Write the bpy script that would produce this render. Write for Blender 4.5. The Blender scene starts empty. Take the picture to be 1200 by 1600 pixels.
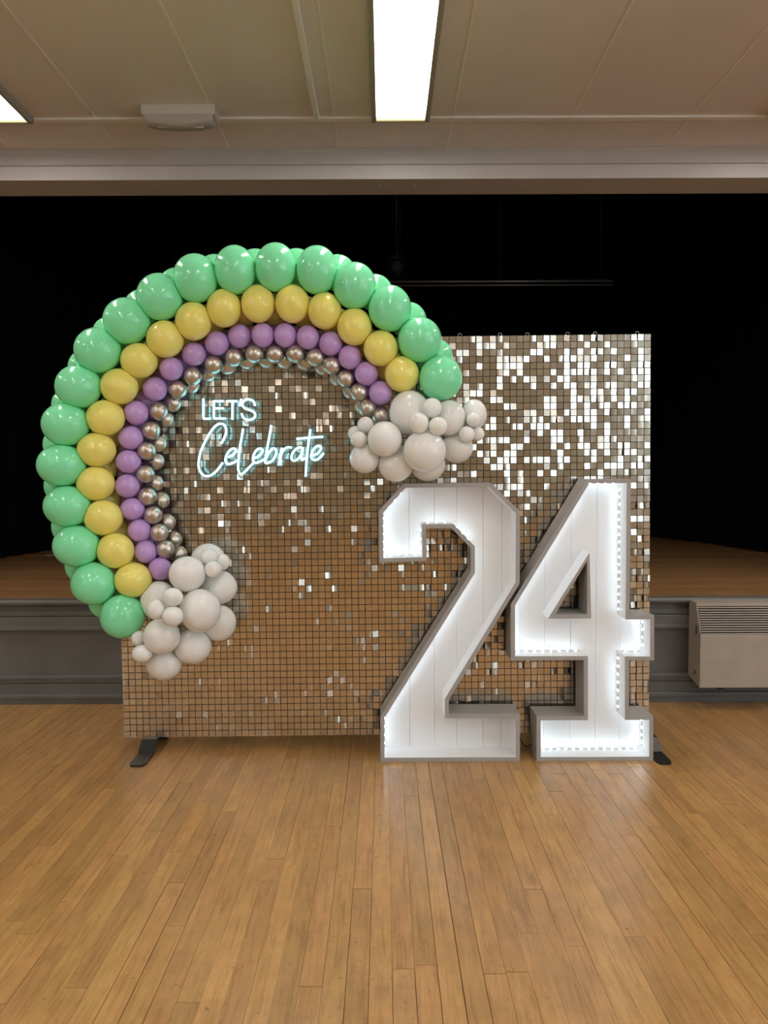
import bpy, bmesh, math, random
from mathutils import Vector, Matrix
random.seed(7)
S = bpy.context.scene
COL = S.collection
PI = math.pi

# ------------------------------------------------------------------ camera, world, light, exposure
F = 1200.0
CAMZ = 1.242
CAM = Vector((0, 0, CAMZ))
PITCH = math.atan(56 / F)
ROT = Matrix.Rotation(PI / 2 - PITCH, 3, 'X') @ Matrix.Rotation(math.radians(-0.22), 3, 'Z')
cd = bpy.data.cameras.new('camera')
cd.sensor_fit = 'VERTICAL'; cd.sensor_height = 32; cd.lens = F / 1600 * 32
cd.clip_start = .05; cd.clip_end = 100
co = bpy.data.objects.new('camera', cd); COL.objects.link(co)
co.matrix_world = Matrix.Translation(CAM) @ ROT.to_4x4()
S.camera = co

SKY = (0.80, 0.90, 1.0)
SKY_STRENGTH = 2.2
PANEL_STRENGTH = 9.0
LED_STRENGTH = 17.0
NEON_STRENGTH = 3.2
w = bpy.data.worlds.new('world'); S.world = w; w.use_nodes = True
w.node_tree.nodes['Background'].inputs[0].default_value = (*SKY, 1)
w.node_tree.nodes['Background'].inputs[1].default_value = SKY_STRENGTH
S.view_settings.view_transform = 'Standard'
S.view_settings.look = 'None'
S.view_settings.exposure = 1.1
S.view_settings.gamma = 1.0
S.view_settings.use_curve_mapping = False
S.cycles.use_denoising = True
S.cycles.max_bounces = 10
S.cycles.sample_clamp_indirect = 6.0
S.cycles.caustics_reflective = True

# room: camera at the origin looking along +Y
RX0, RX1, RY0, RY1 = -5.0, 5.0, -7.0, 4.35
CEIL = 3.05
STAGE_Y, STAGE_Z = 4.175, .578
# (wall, centre along the wall, sill, head, width)
WINDOWS = [('R', -5.5, .8, 2.8, 2.3), ('R', -2.9, .8, 2.8, 2.3), ('R', -.3, .8, 2.8, 2.3),
           ('L', -5.3, 1.0, 2.7, 1.9), ('L', -2.6, 1.0, 2.7, 1.9)]
for wl, c, z0, z1, wd in WINDOWS:
    ld = bpy.data.lights.new('daylight_portal', 'AREA'); ld.shape = 'RECTANGLE'
    ld.size = wd; ld.size_y = z1 - z0; ld.cycles.is_portal = True
    lo = bpy.data.objects.new('daylight_portal', ld); COL.objects.link(lo)
    zc = (z0 + z1) / 2
    if wl == 'R': lo.location = (RX1 + .11, c, zc); d = Vector((-1, 0, 0))
    elif wl == 'L': lo.location = (RX0 - .11, c, zc); d = Vector((1, 0, 0))
    else: lo.location = (c, RY0 - .11, zc); d = Vector((0, 1, 0))
    lo.rotation_euler = d.to_track_quat('-Z', 'Y').to_euler()

def P(px, py, d):
    v = ROT @ Vector(((px - 600) / F, (800 - py) / F, -1)); return CAM + v * (d / v.y)
def G(px, py, z=0):
    v = ROT @ Vector(((px - 600) / F, (800 - py) / F, -1)); return CAM + v * ((z - CAMZ) / v.z)
def project(p):
    c = ROT.transposed() @ (Vector(p) - CAM)
    if c.z > -.05: return None
    return (600 + F * c.x / -c.z, 800 - F * c.y / -c.z)
def depth(p): return -(ROT.transposed() @ (Vector(p) - CAM)).z

# ------------------------------------------------------------------ materials
M = {}
def lin(c):
    return tuple((x / 255 / 12.92 if x / 255 <= .04045 else ((x / 255 + .055) / 1.055) ** 2.4) for x in c)
def mat(name, col, rough=.5, metal=0, spec=.5, coat=0, noise=None, emit=None, bump=None, sheen=0):
    m = bpy.data.materials.new(name); m.use_nodes = True; nt = m.node_tree; b = nt.nodes['Principled BSDF']
    b.inputs['Base Color'].default_value = (*col, 1); b.inputs['Roughness'].default_value = rough
    b.inputs['Metallic'].default_value = metal; b.inputs['Specular IOR Level'].default_value = spec
    b.inputs['Coat Weight'].default_value = coat; b.inputs['Coat Roughness'].default_value = .08
    if sheen: b.inputs['Sheen Weight'].default_value = sheen
    tc = nt.nodes.new('ShaderNodeTexCoord')
    if noise:
        amt, sc = noise[:2]
        n = nt.nodes.new('ShaderNodeTexNoise'); n.inputs['Scale'].default_value = sc; n.inputs['Detail'].default_value = 5
        mp = nt.nodes.new('ShaderNodeMapping')
        if len(noise) > 2: mp.inputs['Scale'].default_value = noise[2]
        nt.links.new(tc.outputs['Object'], mp.inputs[0]); nt.links.new(mp.outputs[0], n.inputs['Vector'])
        r = nt.nodes.new('ShaderNodeValToRGB')
        r.color_ramp.elements[0].position = .3; r.color_ramp.elements[1].position = .7
        r.color_ramp.elements[0].color = (*[max(0, x * (1 - amt)) for x in col], 1)
        r.color_ramp.elements[1].color = (*[min(1, x * (1 + amt)) for x in col], 1)
        nt.links.new(n.outputs['Fac'], r.inputs[0]); nt.links.new(r.outputs[0], b.inputs['Base Color'])
    if bump:
        st, sc = bump
        n2 = nt.nodes.new('ShaderNodeTexNoise'); n2.inputs['Scale'].default_value = sc
        nt.links.new(tc.outputs['Object'], n2.inputs['Vector'])
        bp = nt.nodes.new('ShaderNodeBump'); bp.inputs['Strength'].default_value = st; bp.inputs['Distance'].default_value = .01
        nt.links.new(n2.outputs['Fac'], bp.inputs['Height']); nt.links.new(bp.outputs[0], b.inputs['Normal'])
    if emit:
        b.inputs['Emission Color'].default_value = (*emit[0], 1); b.inputs['Emission Strength'].default_value = emit[1]
    M[name] = m
    return m

def wood(name, c0, c1, c2, rough, coat, axis):
    """plank wood: tone per plank from the 'tone' attribute, grain stretched along axis"""
    m = bpy.data.materials.new(name); m.use_nodes = True; nt = m.node_tree; b = nt.nodes['Principled BSDF']
    N = nt.nodes.new; L = nt.links.new
    at = N('ShaderNodeAttribute'); at.attribute_name = 'tone'
    geo = N('ShaderNodeNewGeometry')
    comb = N('ShaderNodeCombineXYZ')
    mul = N('ShaderNodeMath'); mul.operation = 'MULTIPLY'; mul.inputs[1].default_value = 37.0
    L(at.outputs['Fac'], mul.inputs[0]); L(mul.outputs[0], comb.inputs[0]); L(mul.outputs[0], comb.inputs[1]); L(mul.outputs[0], comb.inputs[2])
    add = N('ShaderNodeVectorMath'); add.operation = 'ADD'; L(geo.outputs['Position'], add.inputs[0]); L(comb.outputs[0], add.inputs[1])
    mp = N('ShaderNodeMapping'); mp.inputs['Scale'].default_value = (22, 1.6, 5) if axis == 'Y' else (1.6, 22, 5)
    L(add.outputs[0], mp.inputs[0])
    g = N('ShaderNodeTexNoise'); g.inputs['Scale'].default_value = 3.0; g.inputs['Detail'].default_value = 7; g.inputs['Roughness'].default_value = .62; g.inputs['Distortion'].default_value = .9
    L(mp.outputs[0], g.inputs['Vector'])
    ramp = N('ShaderNodeValToRGB'); e = ramp.color_ramp.elements
    e[0].position = .27; e[0].color = (*c0, 1); e[1].position = .74; e[1].color = (*c2, 1)
    k = e.new(.46); k.color = (*c1, 1)
    L(g.outputs['Fac'], ramp.inputs[0])
    # large worn blotches
    bl = N('ShaderNodeTexNoise'); bl.inputs['Scale'].default_value = 7.0; bl.inputs['Detail'].default_value = 6; bl.inputs['Roughness'].default_value = .7
    L(add.outputs[0], bl.inputs['Vector'])
    hsv = N('ShaderNodeHueSaturation')
    mr = N('ShaderNodeMapRange'); mr.inputs['From Min'].default_value = 0; mr.inputs['From Max'].default_value = 1
    mr.inputs['To Min'].default_value = .86; mr.inputs['To Max'].default_value = 1.1
    L(at.outputs['Fac'], mr.inputs['Value'])
    mr2 = N('ShaderNodeMapRange'); mr2.inputs['From Min'].default_value = .3; mr2.inputs['From Max'].default_value = .7
    mr2.inputs['To Min'].default_value = .78; mr2.inputs['To Max'].default_value = 1.12
    L(bl.outputs['Fac'], mr2.inputs['Value'])
    mm = N('ShaderNodeMath'); mm.operation = 'MULTIPLY'; L(mr.outputs[0], mm.inputs[0]); L(mr2.outputs[0], mm.inputs[1])
    L(mm.outputs[0], hsv.inputs['Value']); L(ramp.outputs[0], hsv.inputs['Color'])
    hu = N('ShaderNodeMapRange'); hu.inputs['To Min'].default_value = .497; hu.inputs['To Max'].default_value = .505
    fr = N('ShaderNodeMath'); fr.operation = 'FRACT'; L(mul.outputs[0], fr.inputs[0]); L(fr.outputs[0], hu.inputs['Value']); L(hu.outputs[0], hsv.inputs['Hue'])
    # darker figured patches within a board
    mpf = N('ShaderNodeMapping'); mpf.inputs['Scale'].default_value = (9, 1.7, 3) if axis == 'Y' else (1.7, 9, 3); L(add.outputs[0], mpf.inputs[0])
    ff = N('ShaderNodeTexNoise'); ff.inputs['Scale'].default_value = 2.1; ff.inputs['Detail'].default_value = 8; ff.inputs['Roughness'].default_value = .75; ff.inputs['Distortion'].default_value = 2.0
    L(mpf.outputs[0], ff.inputs['Vector'])
    fm = N('ShaderNodeMapRange'); fm.inputs['From Min'].default_value = .52; fm.inputs['From Max'].default_value = .74; fm.inputs['To Min'].default_value = 1.0; fm.inputs['To Max'].default_value = .78
    L(ff.outputs['Fac'], fm.inputs['Value'])
    m3 = N('ShaderNodeMath'); m3.operation = 'MULTIPLY'; L(mm.outputs[0], m3.inputs[0]); L(fm.outputs[0], m3.inputs[1]); L(m3.outputs[0], hsv.inputs['Value'])
    # small dark knots and dents
    vo = N('ShaderNodeTexNoise'); vo.inputs['Scale'].default_value = 46; vo.inputs['Detail'].default_value = 3
    L(add.outputs[0], vo.inputs['Vector'])
    kr = N('ShaderNodeValToRGB'); kr.color_ramp.elements[0].position = .67; kr.color_ramp.elements[0].color = (0, 0, 0, 1)
    kr.color_ramp.elements[1].position = .80; kr.color_ramp.elements[1].color = (.75, .75, .75, 1)
    L(vo.outputs['Fac'], kr.inputs[0])
    mx = N('ShaderNodeMix'); mx.data_type = 'RGBA'; L(kr.outputs[0], mx.inputs[0]); L(hsv.outputs[0], mx.inputs[6])
    mx.inputs[7].default_value = (*[x * .35 for x in c0], 1)
    L(mx.outputs[2], b.inputs['Base Color'])
    rr = N('ShaderNodeMapRange'); rr.inputs['From Min'].default_value = .3; rr.inputs['From Max'].default_value = .7
    rr.inputs['To Min'].default_value = rough - .07; rr.inputs['To Max'].default_value = rough + .1
    L(bl.outputs['Fac'], rr.inputs['Value']); L(rr.outputs[0], b.inputs['Roughness'])
    b.inputs['Coat Weight'].default_value = coat; b.inputs['Coat Roughness'].default_value = .2
    bp = N('ShaderNodeBump'); bp.inputs['Strength'].default_value = .12; bp.inputs['Distance'].default_value = .004
    L(g.outputs['Fac'], bp.inputs['Height']); L(bp.outputs[0], b.inputs['Normal'])
    M[name] = m
wood('floor_wood', (.315, .148, .046), (.455, .245, .084), (.53, .305, .118), .36, .25, 'Y')
wood('stage_wood', (.17, .08, .03), (.33, .165, .065), (.42, .23, .10), .5, .05, 'X')

mat('subfloor', (.02, .012, .006), .9)
mat('ceiling_paint', (.76, .70, .71), .7, noise=(.035, 2.2))
mat('strip_paint', (.52, .495, .49), .55, noise=(.03, 6))
mat('cover_paint', (.84, .80, .79), .5)
mat('wall_paint', (.33, .265, .165), .7, noise=(.05, 1.2))
mat('wall_panel', (.33, .20, .10), .5, noise=(.12, 3, (6, 6, .6)))
mat('white_paint', (.8, .8, .78), .4)
mat('beam_lower', (.58, .54, .54), .6, noise=(.05, 3))
mat('stage_paint', (.135, .136, .133), .38, noise=(.12, 5), bump=(.1, 14))
mat('black_cloth', (.0032, .0036, .0055), .95, spec=.1, sheen=0)
mat('black_wall', (.003, .003, .004), .95, spec=.05)
mat('black_metal', (.012, .012, .013), .33, spec=.6)
mat('grey_metal', (.3, .3, .3), .4, metal=.7)
mat('dull_metal', (.06, .06, .065), .5, metal=.3)
mat('lamp_trim', (.36, .34, .30), .45)
mat('heater_paint', (.42, .365, .305), .42, noise=(.07, 7))
mat('heater_dark', (.02, .018, .015), .8)
mat('plastic_white', (.64, .61, .57), .4)
mat('backing', (.006, .005, .004), .7)
mat('tile_pin', (.03, .025, .02), .5)
mat('number_paint', (.37, .368, .366), .42, noise=(.015, 9), bump=(.03, 30))
mat('number_inside', (.86, .875, .89), .45)
mat('cable_black', (.01, .01, .01), .5)
mat('led_ribbon', (.45, .45, .43), .5)
mat('led', (.9, .95, 1), .4, emit=((.78, .92, 1.0), LED_STRENGTH))
mat('neon', (.9, 1, 1), .3, emit=((.22, .66, .80), NEON_STRENGTH))
mat('neon_back', (.7, .8, .82), .4)
mat('latex_green', (.27, .95, .53), .13, spec=.5, coat=.25)
mat('latex_yellow', (.97, .87, .22), .2, spec=.5, coat=.15)
mat('latex_purple', (.58, .37, .80), .12, spec=.5, coat=.3)
mat('latex_white', (.93, .95, .935), .13, spec=.5, coat=.25)
mat('foil_silver', (.60, .56, .50), .34, metal=1)
for c_ in ('green', 'yellow', 'purple', 'white'):
    nt = M['latex_' + c_].node_tree; b_ = nt.nodes['Principled BSDF']
    tr = nt.nodes.new('ShaderNodeBsdfTranslucent'); tr.inputs[0].default_value = b_.inputs['Base Color'].default_value
    mx_ = nt.nodes.new('ShaderNodeMixShader'); mx_.inputs[0].default_value = .08
    nt.links.new(b_.outputs[0], mx_.inputs[1]); nt.links.new(tr.outputs[0], mx_.inputs[2]); nt.links.new(mx_.outputs[0], nt.nodes['Material Output'].inputs[0])
# lamp diffuser with faint brighter tube lines
def diffuser():
    m = bpy.data.materials.new('diffuser'); m.use_nodes = True; nt = m.node_tree; b = nt.nodes['Principled BSDF']; L = nt.links.new
    b.inputs['Base Color'].default_value = (.8, .8, .75, 1)
    tc = nt.nodes.new('ShaderNodeTexCoord'); sp = nt.nodes.new('ShaderNodeSeparateXYZ'); L(tc.outputs['Object'], sp.inputs[0])
    mu = nt.nodes.new('ShaderNodeMath'); mu.operation = 'MULTIPLY'; mu.inputs[1].default_value = 2 * PI / .11; L(sp.outputs['X'], mu.inputs[0])
    cs = nt.nodes.new('ShaderNodeMath'); cs.operation = 'COSINE'; L(mu.outputs[0], cs.inputs[0])
    r = nt.nodes.new('ShaderNodeValToRGB'); r.color_ramp.elements[0].position = 0; r.color_ramp.elements[0].color = (.74, .69, .60, 1)
    r.color_ramp.elements[1].position = 1; r.color_ramp.elements[1].color = (1, .965, .92, 1)
    ad = nt.nodes.new('ShaderNodeMapRange'); ad.inputs['From Min'].default_value = -1; ad.inputs['From Max'].default_value = 1
    L(cs.outputs[0], ad.inputs['Value']); L(ad.outputs[0], r.inputs[0])
    # the tubes stop short of the ends: the diffuser falls off to a dim yellow there
    ab = nt.nodes.new('ShaderNodeMath'); ab.operation = 'ABSOLUTE'; L(sp.outputs['Y'], ab.inputs[0])
    fe = nt.nodes.new('ShaderNodeMapRange'); fe.inputs['From Min'].default_value = .42; fe.inputs['From Max'].default_value = .57; L(ab.outputs[0], fe.inputs['Value'])
    mxe = nt.nodes.new('ShaderNodeMix'); mxe.data_type = 'RGBA'; L(fe.outputs[0], mxe.inputs[0]); L(r.outputs[0], mxe.inputs[6]); mxe.inputs[7].default_value = (.075, .062, .028, 1)
    L(mxe.outputs[2], b.inputs['Emission Color']); b.inputs['Emission Strength'].default_value = PANEL_STRENGTH
    M['diffuser'] = m
diffuser()
def tile_metal():
    m = mat('tile_metal', (.70, .65, .58), .2, metal=1)
    nt = m.node_tree; b = nt.nodes['Principled BSDF']; L = nt.links.new
    at = nt.nodes.new('ShaderNodeAttribute'); at.attribute_name = 'tone'
    r = nt.nodes.new('ShaderNodeValToRGB')
    r.color_ramp.elements[0].color = (.58, .52, .435, 1); r.color_ramp.elements[1].color = (.68, .62, .53, 1)
    L(at.outputs['Fac'], r.inputs[0]); L(r.outputs[0], b.inputs['Base Color'])
tile_metal()
def clear(name, tint, glossy):
    m = bpy.data.materials.new(name); m.use_nodes = True; nt = m.node_tree; nt.nodes.remove(nt.nodes['Principled BSDF'])
    t = nt.nodes.new('ShaderNodeBsdfTransparent'); t.inputs[0].default_value = (*tint, 1)
    g = nt.nodes.new('ShaderNodeBsdfGlossy'); g.inputs['Roughness'].default_value = .04
    mx = nt.nodes.new('ShaderNodeMixShader'); mx.inputs[0].default_value = glossy
    L = nt.links.new; L(t.outputs[0], mx.inputs[1]); L(g.outputs[0], mx.inputs[2]); L(mx.outputs[0], nt.nodes['Material Output'].inputs[0])
    M[name] = m
clear('window_glass', (.95, .97, .97), .07)
clear('acrylic', (.97, .99, 1), .06)

# ------------------------------------------------------------------ helpers
def bx(bm, x0, x1, y0, y1, z0, z1):
    v = [bm.verts.new((x, y, z)) for z in (z0, z1) for y in (y0, y1) for x in (x0, x1)]
    for f in ((0, 2, 3, 1), (4, 5, 7, 6), (0, 1, 5, 4), (2, 6, 7, 3), (0, 4, 6, 2), (1, 3, 7, 5)):
        bm.faces.new([v[i] for i in f])
def boxm(*a):
    bm = bmesh.new(); bx(bm, *a); return bm
def bevel(bm, w, seg=2):
    bmesh.ops.bevel(bm, geom=bm.edges[:], offset=w, segments=seg, affect='EDGES', profile=.6); return bm
def prism(bm, pts, axis, a, b):
    """extrude a 2-D polygon between a and b along an axis; pts are (y,z) for X, (x,z) for Y, (x,y) for Z"""
    def mk(p, t):
        return {'X': (t, p[0], p[1]), 'Y': (p[0], t, p[1]), 'Z': (p[0], p[1], t)}[axis]
    va = [bm.verts.new(mk(p, a)) for p in pts]; vb = [bm.verts.new(mk(p, b)) for p in pts]
    n = len(pts)
    bm.faces.new(va); bm.faces.new(vb[::-1])
    for i in range(n): bm.faces.new((va[i], vb[i], vb[(i + 1) % n], va[(i + 1) % n]))
    bmesh.ops.recalc_face_normals(bm, faces=bm.faces[:])
    return bm
def tube(bm, pts, r, seg=8, cap=True):
    pts = [Vector(p) for p in pts]; rings = []
    up = None
    for i, p in enumerate(pts):
        t = (pts[min(i + 1, len(pts) - 1)] - pts[max(i - 1, 0)]).normalized()
        if up is None: up = Vector((0, 1, 0)) if abs(t.y) < .9 else Vector((1, 0, 0))
        a = t.cross(up).normalized(); b = a.cross(t).normalized(); up = b
        rings.append([bm.verts.new(p + a * r * math.cos(k * 2 * PI / seg) + b * r * math.sin(k * 2 * PI / seg)) for k in range(seg)])
    for i in range(len(rings) - 1):
        for k in range(seg):
            bm.faces.new((rings[i][k], rings[i][(k + 1) % seg], rings[i + 1][(k + 1) % seg], rings[i + 1][k])).smooth = True
    if cap:
        bm.faces.new(rings[0][::-1]); bm.faces.new(rings[-1])
def lathe(bm, prof, axis='Z', seg=24, c=(0, 0, 0), smooth=True):
    c = Vector(c); rings = []
    for r, h in prof:
        ring = []
        for k in range(seg):
            a = 2 * PI * k / seg; x, y = r * math.cos(a), r * math.sin(a)
            ring.append(bm.verts.new(c + Vector({'Z': (x, y, h), 'Y': (x, h, y), 'X': (h, x, y)}[axis])))
        rings.append(ring)
    for i in range(len(rings) - 1):
        for k in range(seg):
            bm.faces.new((rings[i][k], rings[i][(k + 1) % seg], rings[i + 1][(k + 1) % seg], rings[i + 1][k])).smooth = smooth
    bm.faces.new(rings[0]); bm.faces.new(rings[-1])
    bmesh.ops.recalc_face_normals(bm, faces=bm.faces[:])
def smooth(pts, k=5):
    pts = [Vector(p) for p in pts]; out = []
    if len(pts) < 3: return pts
    for i in range(len(pts) - 1):
        p0, p1, p2, p3 = pts[max(i - 1, 0)], pts[i], pts[i + 1], pts[min(i + 2, len(pts) - 1)]
        for j in range(k):
            t_ = j / k
            out.append(.5 * (2 * p1 + (p2 - p0) * t_ + (2 * p0 - 5 * p1 + 4 * p2 - p3) * t_ ** 2 + (3 * p1 - p0 - 3 * p2 + p3) * t_ ** 3))
    return out + [pts[-1]]
def to_mesh(name, bm, tone=None):
    bmesh.ops.recalc_face_normals(bm, faces=bm.faces[:])
    me = bpy.data.meshes.new(name); bm.to_mesh(me); bm.free()
    if tone is not None:
        a = me.attributes.new('tone', 'FLOAT', 'FACE'); a.data.foreach_set('value', [tone] * len(me.polygons))
    return me
def obj(name, bm, m, parent=None, loc=None, tone=None):
    me = bm if isinstance(bm, bpy.types.Mesh) else to_mesh(name, bm, tone)
    if m and not len(me.materials): me.materials.append(M[m])
    o = bpy.data.objects.new(name, me); COL.objects.link(o)
    if parent: o.parent = parent
    if loc is not None: o.location = loc
    return o
def tag(o, label, cat, group=None):
    o['label'] = label; o['category'] = cat
    if group: o['group'] = group
    return o
def thing(name, label, cat, loc=(0, 0, 0), group=None):
    o = bpy.data.objects.new(name, None); COL.objects.link(o); o.location = loc; o.empty_display_size = .1
    return tag(o, label, cat, group)
def struct(name, bm, m, label=None):
    o = obj(name, bm, m); o['kind'] = 'structure'
    if label: o['label'] = label
    return o

# ------------------------------------------------------------------ floor: narrow planks along Y
floor = struct('floor', boxm(RX0, RX1, RY0, STAGE_Y + .1, -.06, -.0145), 'subfloor', 'worn honey coloured strip wood floor of the hall')
PW, GAP = .057, .0022
planks = []
x = RX0
while x < RX1 - .01:
    y = RY0 - random.random() * 1.2
    while y < STAGE_Y:
        ln = random.choice((.45, .7, .95, 1.2, 1.5, 1.9, 2.3)) * random.uniform(.85, 1.15)
        a, b = max(y, RY0), min(y + ln, STAGE_Y + .02)
        if b - a > .03: planks.append((x, a, b, random.random()))
        y += ln
    x += PW
def plank_score(p):
    s = 0
    for k in range(8):
        q = Vector((p[0] + PW / 2, p[1] + (p[2] - p[1]) * (k + .5) / 8, 0)); pr = project(q)
        if pr and 0 < pr[0] < 1200 and 0 < pr[1] < 1600: s += (p[2] - p[1]) / depth(q) ** 3
    return s
ranked = sorted(planks, key=plank_score, reverse=True)
def plank_geo(bm, p):
    g = GAP * random.choice((.15, .3, .45, .6, .95)); dz = random.uniform(-.0005, .0004)
    bx(bm, p[0] + g / 2, p[0] + PW - g / 2, p[1] + GAP / 3, p[2] - GAP / 3, -.0145, dz)
for p in ranked[:300]:
    bm = bmesh.new(); plank_geo(bm, p); obj('floor_plank', bm, 'floor_wood', floor, tone=p[3])
bm = bmesh.new(); tones = []
for p in ranked[300:]:
    plank_geo(bm, p); tones += [p[3]] * 6
me = bpy.data.meshes.new('floor_planking'); bm.to_mesh(me); bm.free()
at = me.attributes.new('tone', 'FLOAT', 'FACE'); at.data.foreach_set('value', tones)
o = obj('floor_planking', me, 'floor_wood', floor); o['kind'] = 'stuff'

# ------------------------------------------------------------------ ceiling: panels with cover strips
ceil = struct('ceiling', boxm(RX0, RX1, RY0, RY1 + .1, CEIL + .02, CEIL + .08), 'ceiling_paint', 'off white panelled ceiling with narrow cover strips')
STRIP_Y = G(600, 184, CEIL).y
xs = [G(708, 182, CEIL).x + .6 * k for k in range(-9, 9)]
ys = [RY0] + [STRIP_Y - 1.8 * k for k in range(5, -1, -1)] + [RY1]
ex = [RX0] + [v for v in xs if RX0 + .05 < v < RX1 - .05] + [RX1]
for i in range(len(ex) - 1):
    for j in range(len(ys) - 1):
        obj('ceiling_panel', boxm(ex[i] + .002, ex[i + 1] - .002, ys[j] + .002, ys[j + 1] - .002, CEIL, CEIL + .02), 'ceiling_paint', ceil)
for i in range(1, len(ex) - 1):
    obj('cover_strip', boxm(ex[i] - .0045, ex[i] + .0045, RY0, RY1, CEIL - .003, CEIL), 'cover_paint', ceil)
for yv in ys[1:-1]:
    obj('cross_strip', bevel(boxm(RX0, RX1, yv - .02, yv + .022, CEIL - .012, CEIL), .004, 2), 'cover_paint', ceil)
# cable trunking running towards the stage
tx = G(495, 180, CEIL).x
bm = bevel(boxm(tx - .015, tx + .015, -2, STRIP_Y - .02, CEIL - .025, CEIL - .0005), .008, 3)
tag(obj('cable_trunking', bm, 'cover_paint'), 'slim white cable trunking running along the ceiling beside the light panel', 'trunking')

# ------------------------------------------------------------------ walls with window openings
def wall(name, wl, label):
    bm = bmesh.new(); ops = sorted([o for o in WINDOWS if o[0] == wl], key=lambda o: o[1])
    lo, hi = (RY0, RY1) if wl in 'RL' else (RX0, RX1)
    def seg(a, b, z0, z1):
        if wl == 'R': bx(bm, RX1, RX1 + .2, a, b, z0, z1)
        elif wl == 'L': bx(bm, RX0 - .2, RX0, a, b, z0, z1)
        else: bx(bm, a, b, RY0 - .2, RY0, z0, z1)
    prev = lo
    for _, c, z0, z1, wd in ops:
        seg(prev, c - wd / 2, 0, CEIL + .1); seg(c - wd / 2, c + wd / 2, 0, z0); seg(c - wd / 2, c + wd / 2, z1, CEIL + .1); prev = c + wd / 2
    seg(prev, hi, 0, CEIL + .1)
    return struct(name, bm, 'wall_paint', label)
wr = wall('wall_right', 'R', 'tan painted side wall with tall windows')
wl_ = wall('wall_left', 'L', 'tan painted side wall with one window')
wb = wall('wall_back', 'B', 'tan painted rear wall of the hall')
n = 0
for wl, c, z0, z1, wd in WINDOWS:
    n += 1
    def B(a0, a1, z0_, z1_, d0, d1):
        if wl == 'R': return boxm(RX1 + d0, RX1 + d1, a0, a1, z0_, z1_)
        if wl == 'L': return boxm(RX0 - d1, RX0 - d0, a0, a1, z0_, z1_)
        return boxm(a0, a1, RY0 - d1, RY0 - d0, z0_, z1_)
    a0, a1 = c - wd / 2, c + wd / 2
    sill = struct('window_%d' % n, B(a0 - .05, a1 + .05, z0 - .03, z0, -.06, .12), 'white_paint', 'white framed window in the hall wall')
    for q in ((a0, a0 + .05, z0, z1), (a1 - .05, a1, z0, z1), (a0, a1, z1 - .05, z1), (a0, a1, z0, z0 + .05), (c - .025, c + .025, z0, z1), (a0, a1, z1 - .5, z1 - .45)):
        obj('window_frame', B(*q, .06, .1), 'white_paint', sill)
    obj('pane', B(a0 + .04, a1 - .04, z0 + .04, z1 - .04, .078, .082), 'window_glass', sill)
for side, bm in (('right', boxm(RX1 - .02, RX1, RY0, RY1, 0, .14)), ('left', boxm(RX0, RX0 + .02, RY0, RY1, 0, .14)), ('back', boxm(RX0, RX1, RY0, RY0 + .02, 0, .14))):
    struct('baseboard_' + side, bm, 'wall_panel')

# ------------------------------------------------------------------ stage opening
OX, OZ = 3.35, 2.885
bm = bmesh.new()
bx(bm, RX0, -OX, RY1, RY1 + .25, 0, CEIL + .1); bx(bm, OX, RX1, RY1, RY1 + .25, 0, CEIL + .1)
struct('wall_stage', bm, 'wall_paint', 'wall piers either side of the stage opening')
bm = boxm(-OX, OX, RY1, RY1 + .22, OZ, CEIL + .1)
beam = struct('trim_1', bm, 'beam_lower', 'painted beam over the stage opening')
bm = prism(bmesh.new(), [(RY1, CEIL - .001), (RY1 - .035, CEIL - .001), (RY1 - .038, CEIL - .012), (RY1 - .026, CEIL - .022), (RY1 - .024, CEIL - .085), (RY1 - .012, CEIL - .092), (RY1, CEIL - .092)], 'X', -OX, OX)
obj('cornice', bm, 'strip_paint', beam)
obj('lower_board', boxm(-OX, OX, RY1 - .022, RY1, OZ - .002, CEIL - .092), 'beam_lower', beam)
for px, py in ((186, 293), (593, 291), (648, 290), (773, 289), (943, 288), (1115, 286)):
    p = P(px, py, RY1 + .03)
    bm = bmesh.new()
    pts = [(0, 0, .012), (0, 0, 0)] + [(.007 * math.sin(a), 0, -.007 + .007 * math.cos(a)) for a in [k * .5 for k in range(10)]]
    tube(bm, pts, .0012, 6)
    tag(obj('curtain_hook', bm, 'grey_metal', loc=(p.x, RY1 + .03, OZ - .011)), 'small bent metal hook screwed under the beam over the stage', 'hook', 'hooks under the stage beam')

# stage box
bm = bmesh.new()
bx(bm, -5.2, -5.0, RY1 + .25, 9.6, 0, 5); bx(bm, 5.0, 5.2, RY1 + .25, 9.6, 0, 5)
bx(bm, -5.2, 5.2, 9.4, 9.6, 0, 5); bx(bm, -5.2, 5.2, RY1 + .2, 9.6, 5, 5.1)
bx(bm, -5.2, 5.2, RY1 + .2, RY1 + .25, CEIL, 5)
struct('wall_stage_box', bm, 'black_wall', 'black painted walls around the stage')
sf = struct('stage_floor', boxm(-5, 5, STAGE_Y + .02, 9.4, STAGE_Z - .08, STAGE_Z - .02), 'subfloor', 'dark brown boarded stage floor')
yv = STAGE_Y + .02
while yv < 9.3:
    dz = random.uniform(-.0008, .0006)
    obj('stage_board', boxm(-5, 5, yv + .001, yv + .109, STAGE_Z - .02, STAGE_Z + dz), 'stage_wood', sf, tone=random.random())
    yv += .11
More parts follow.
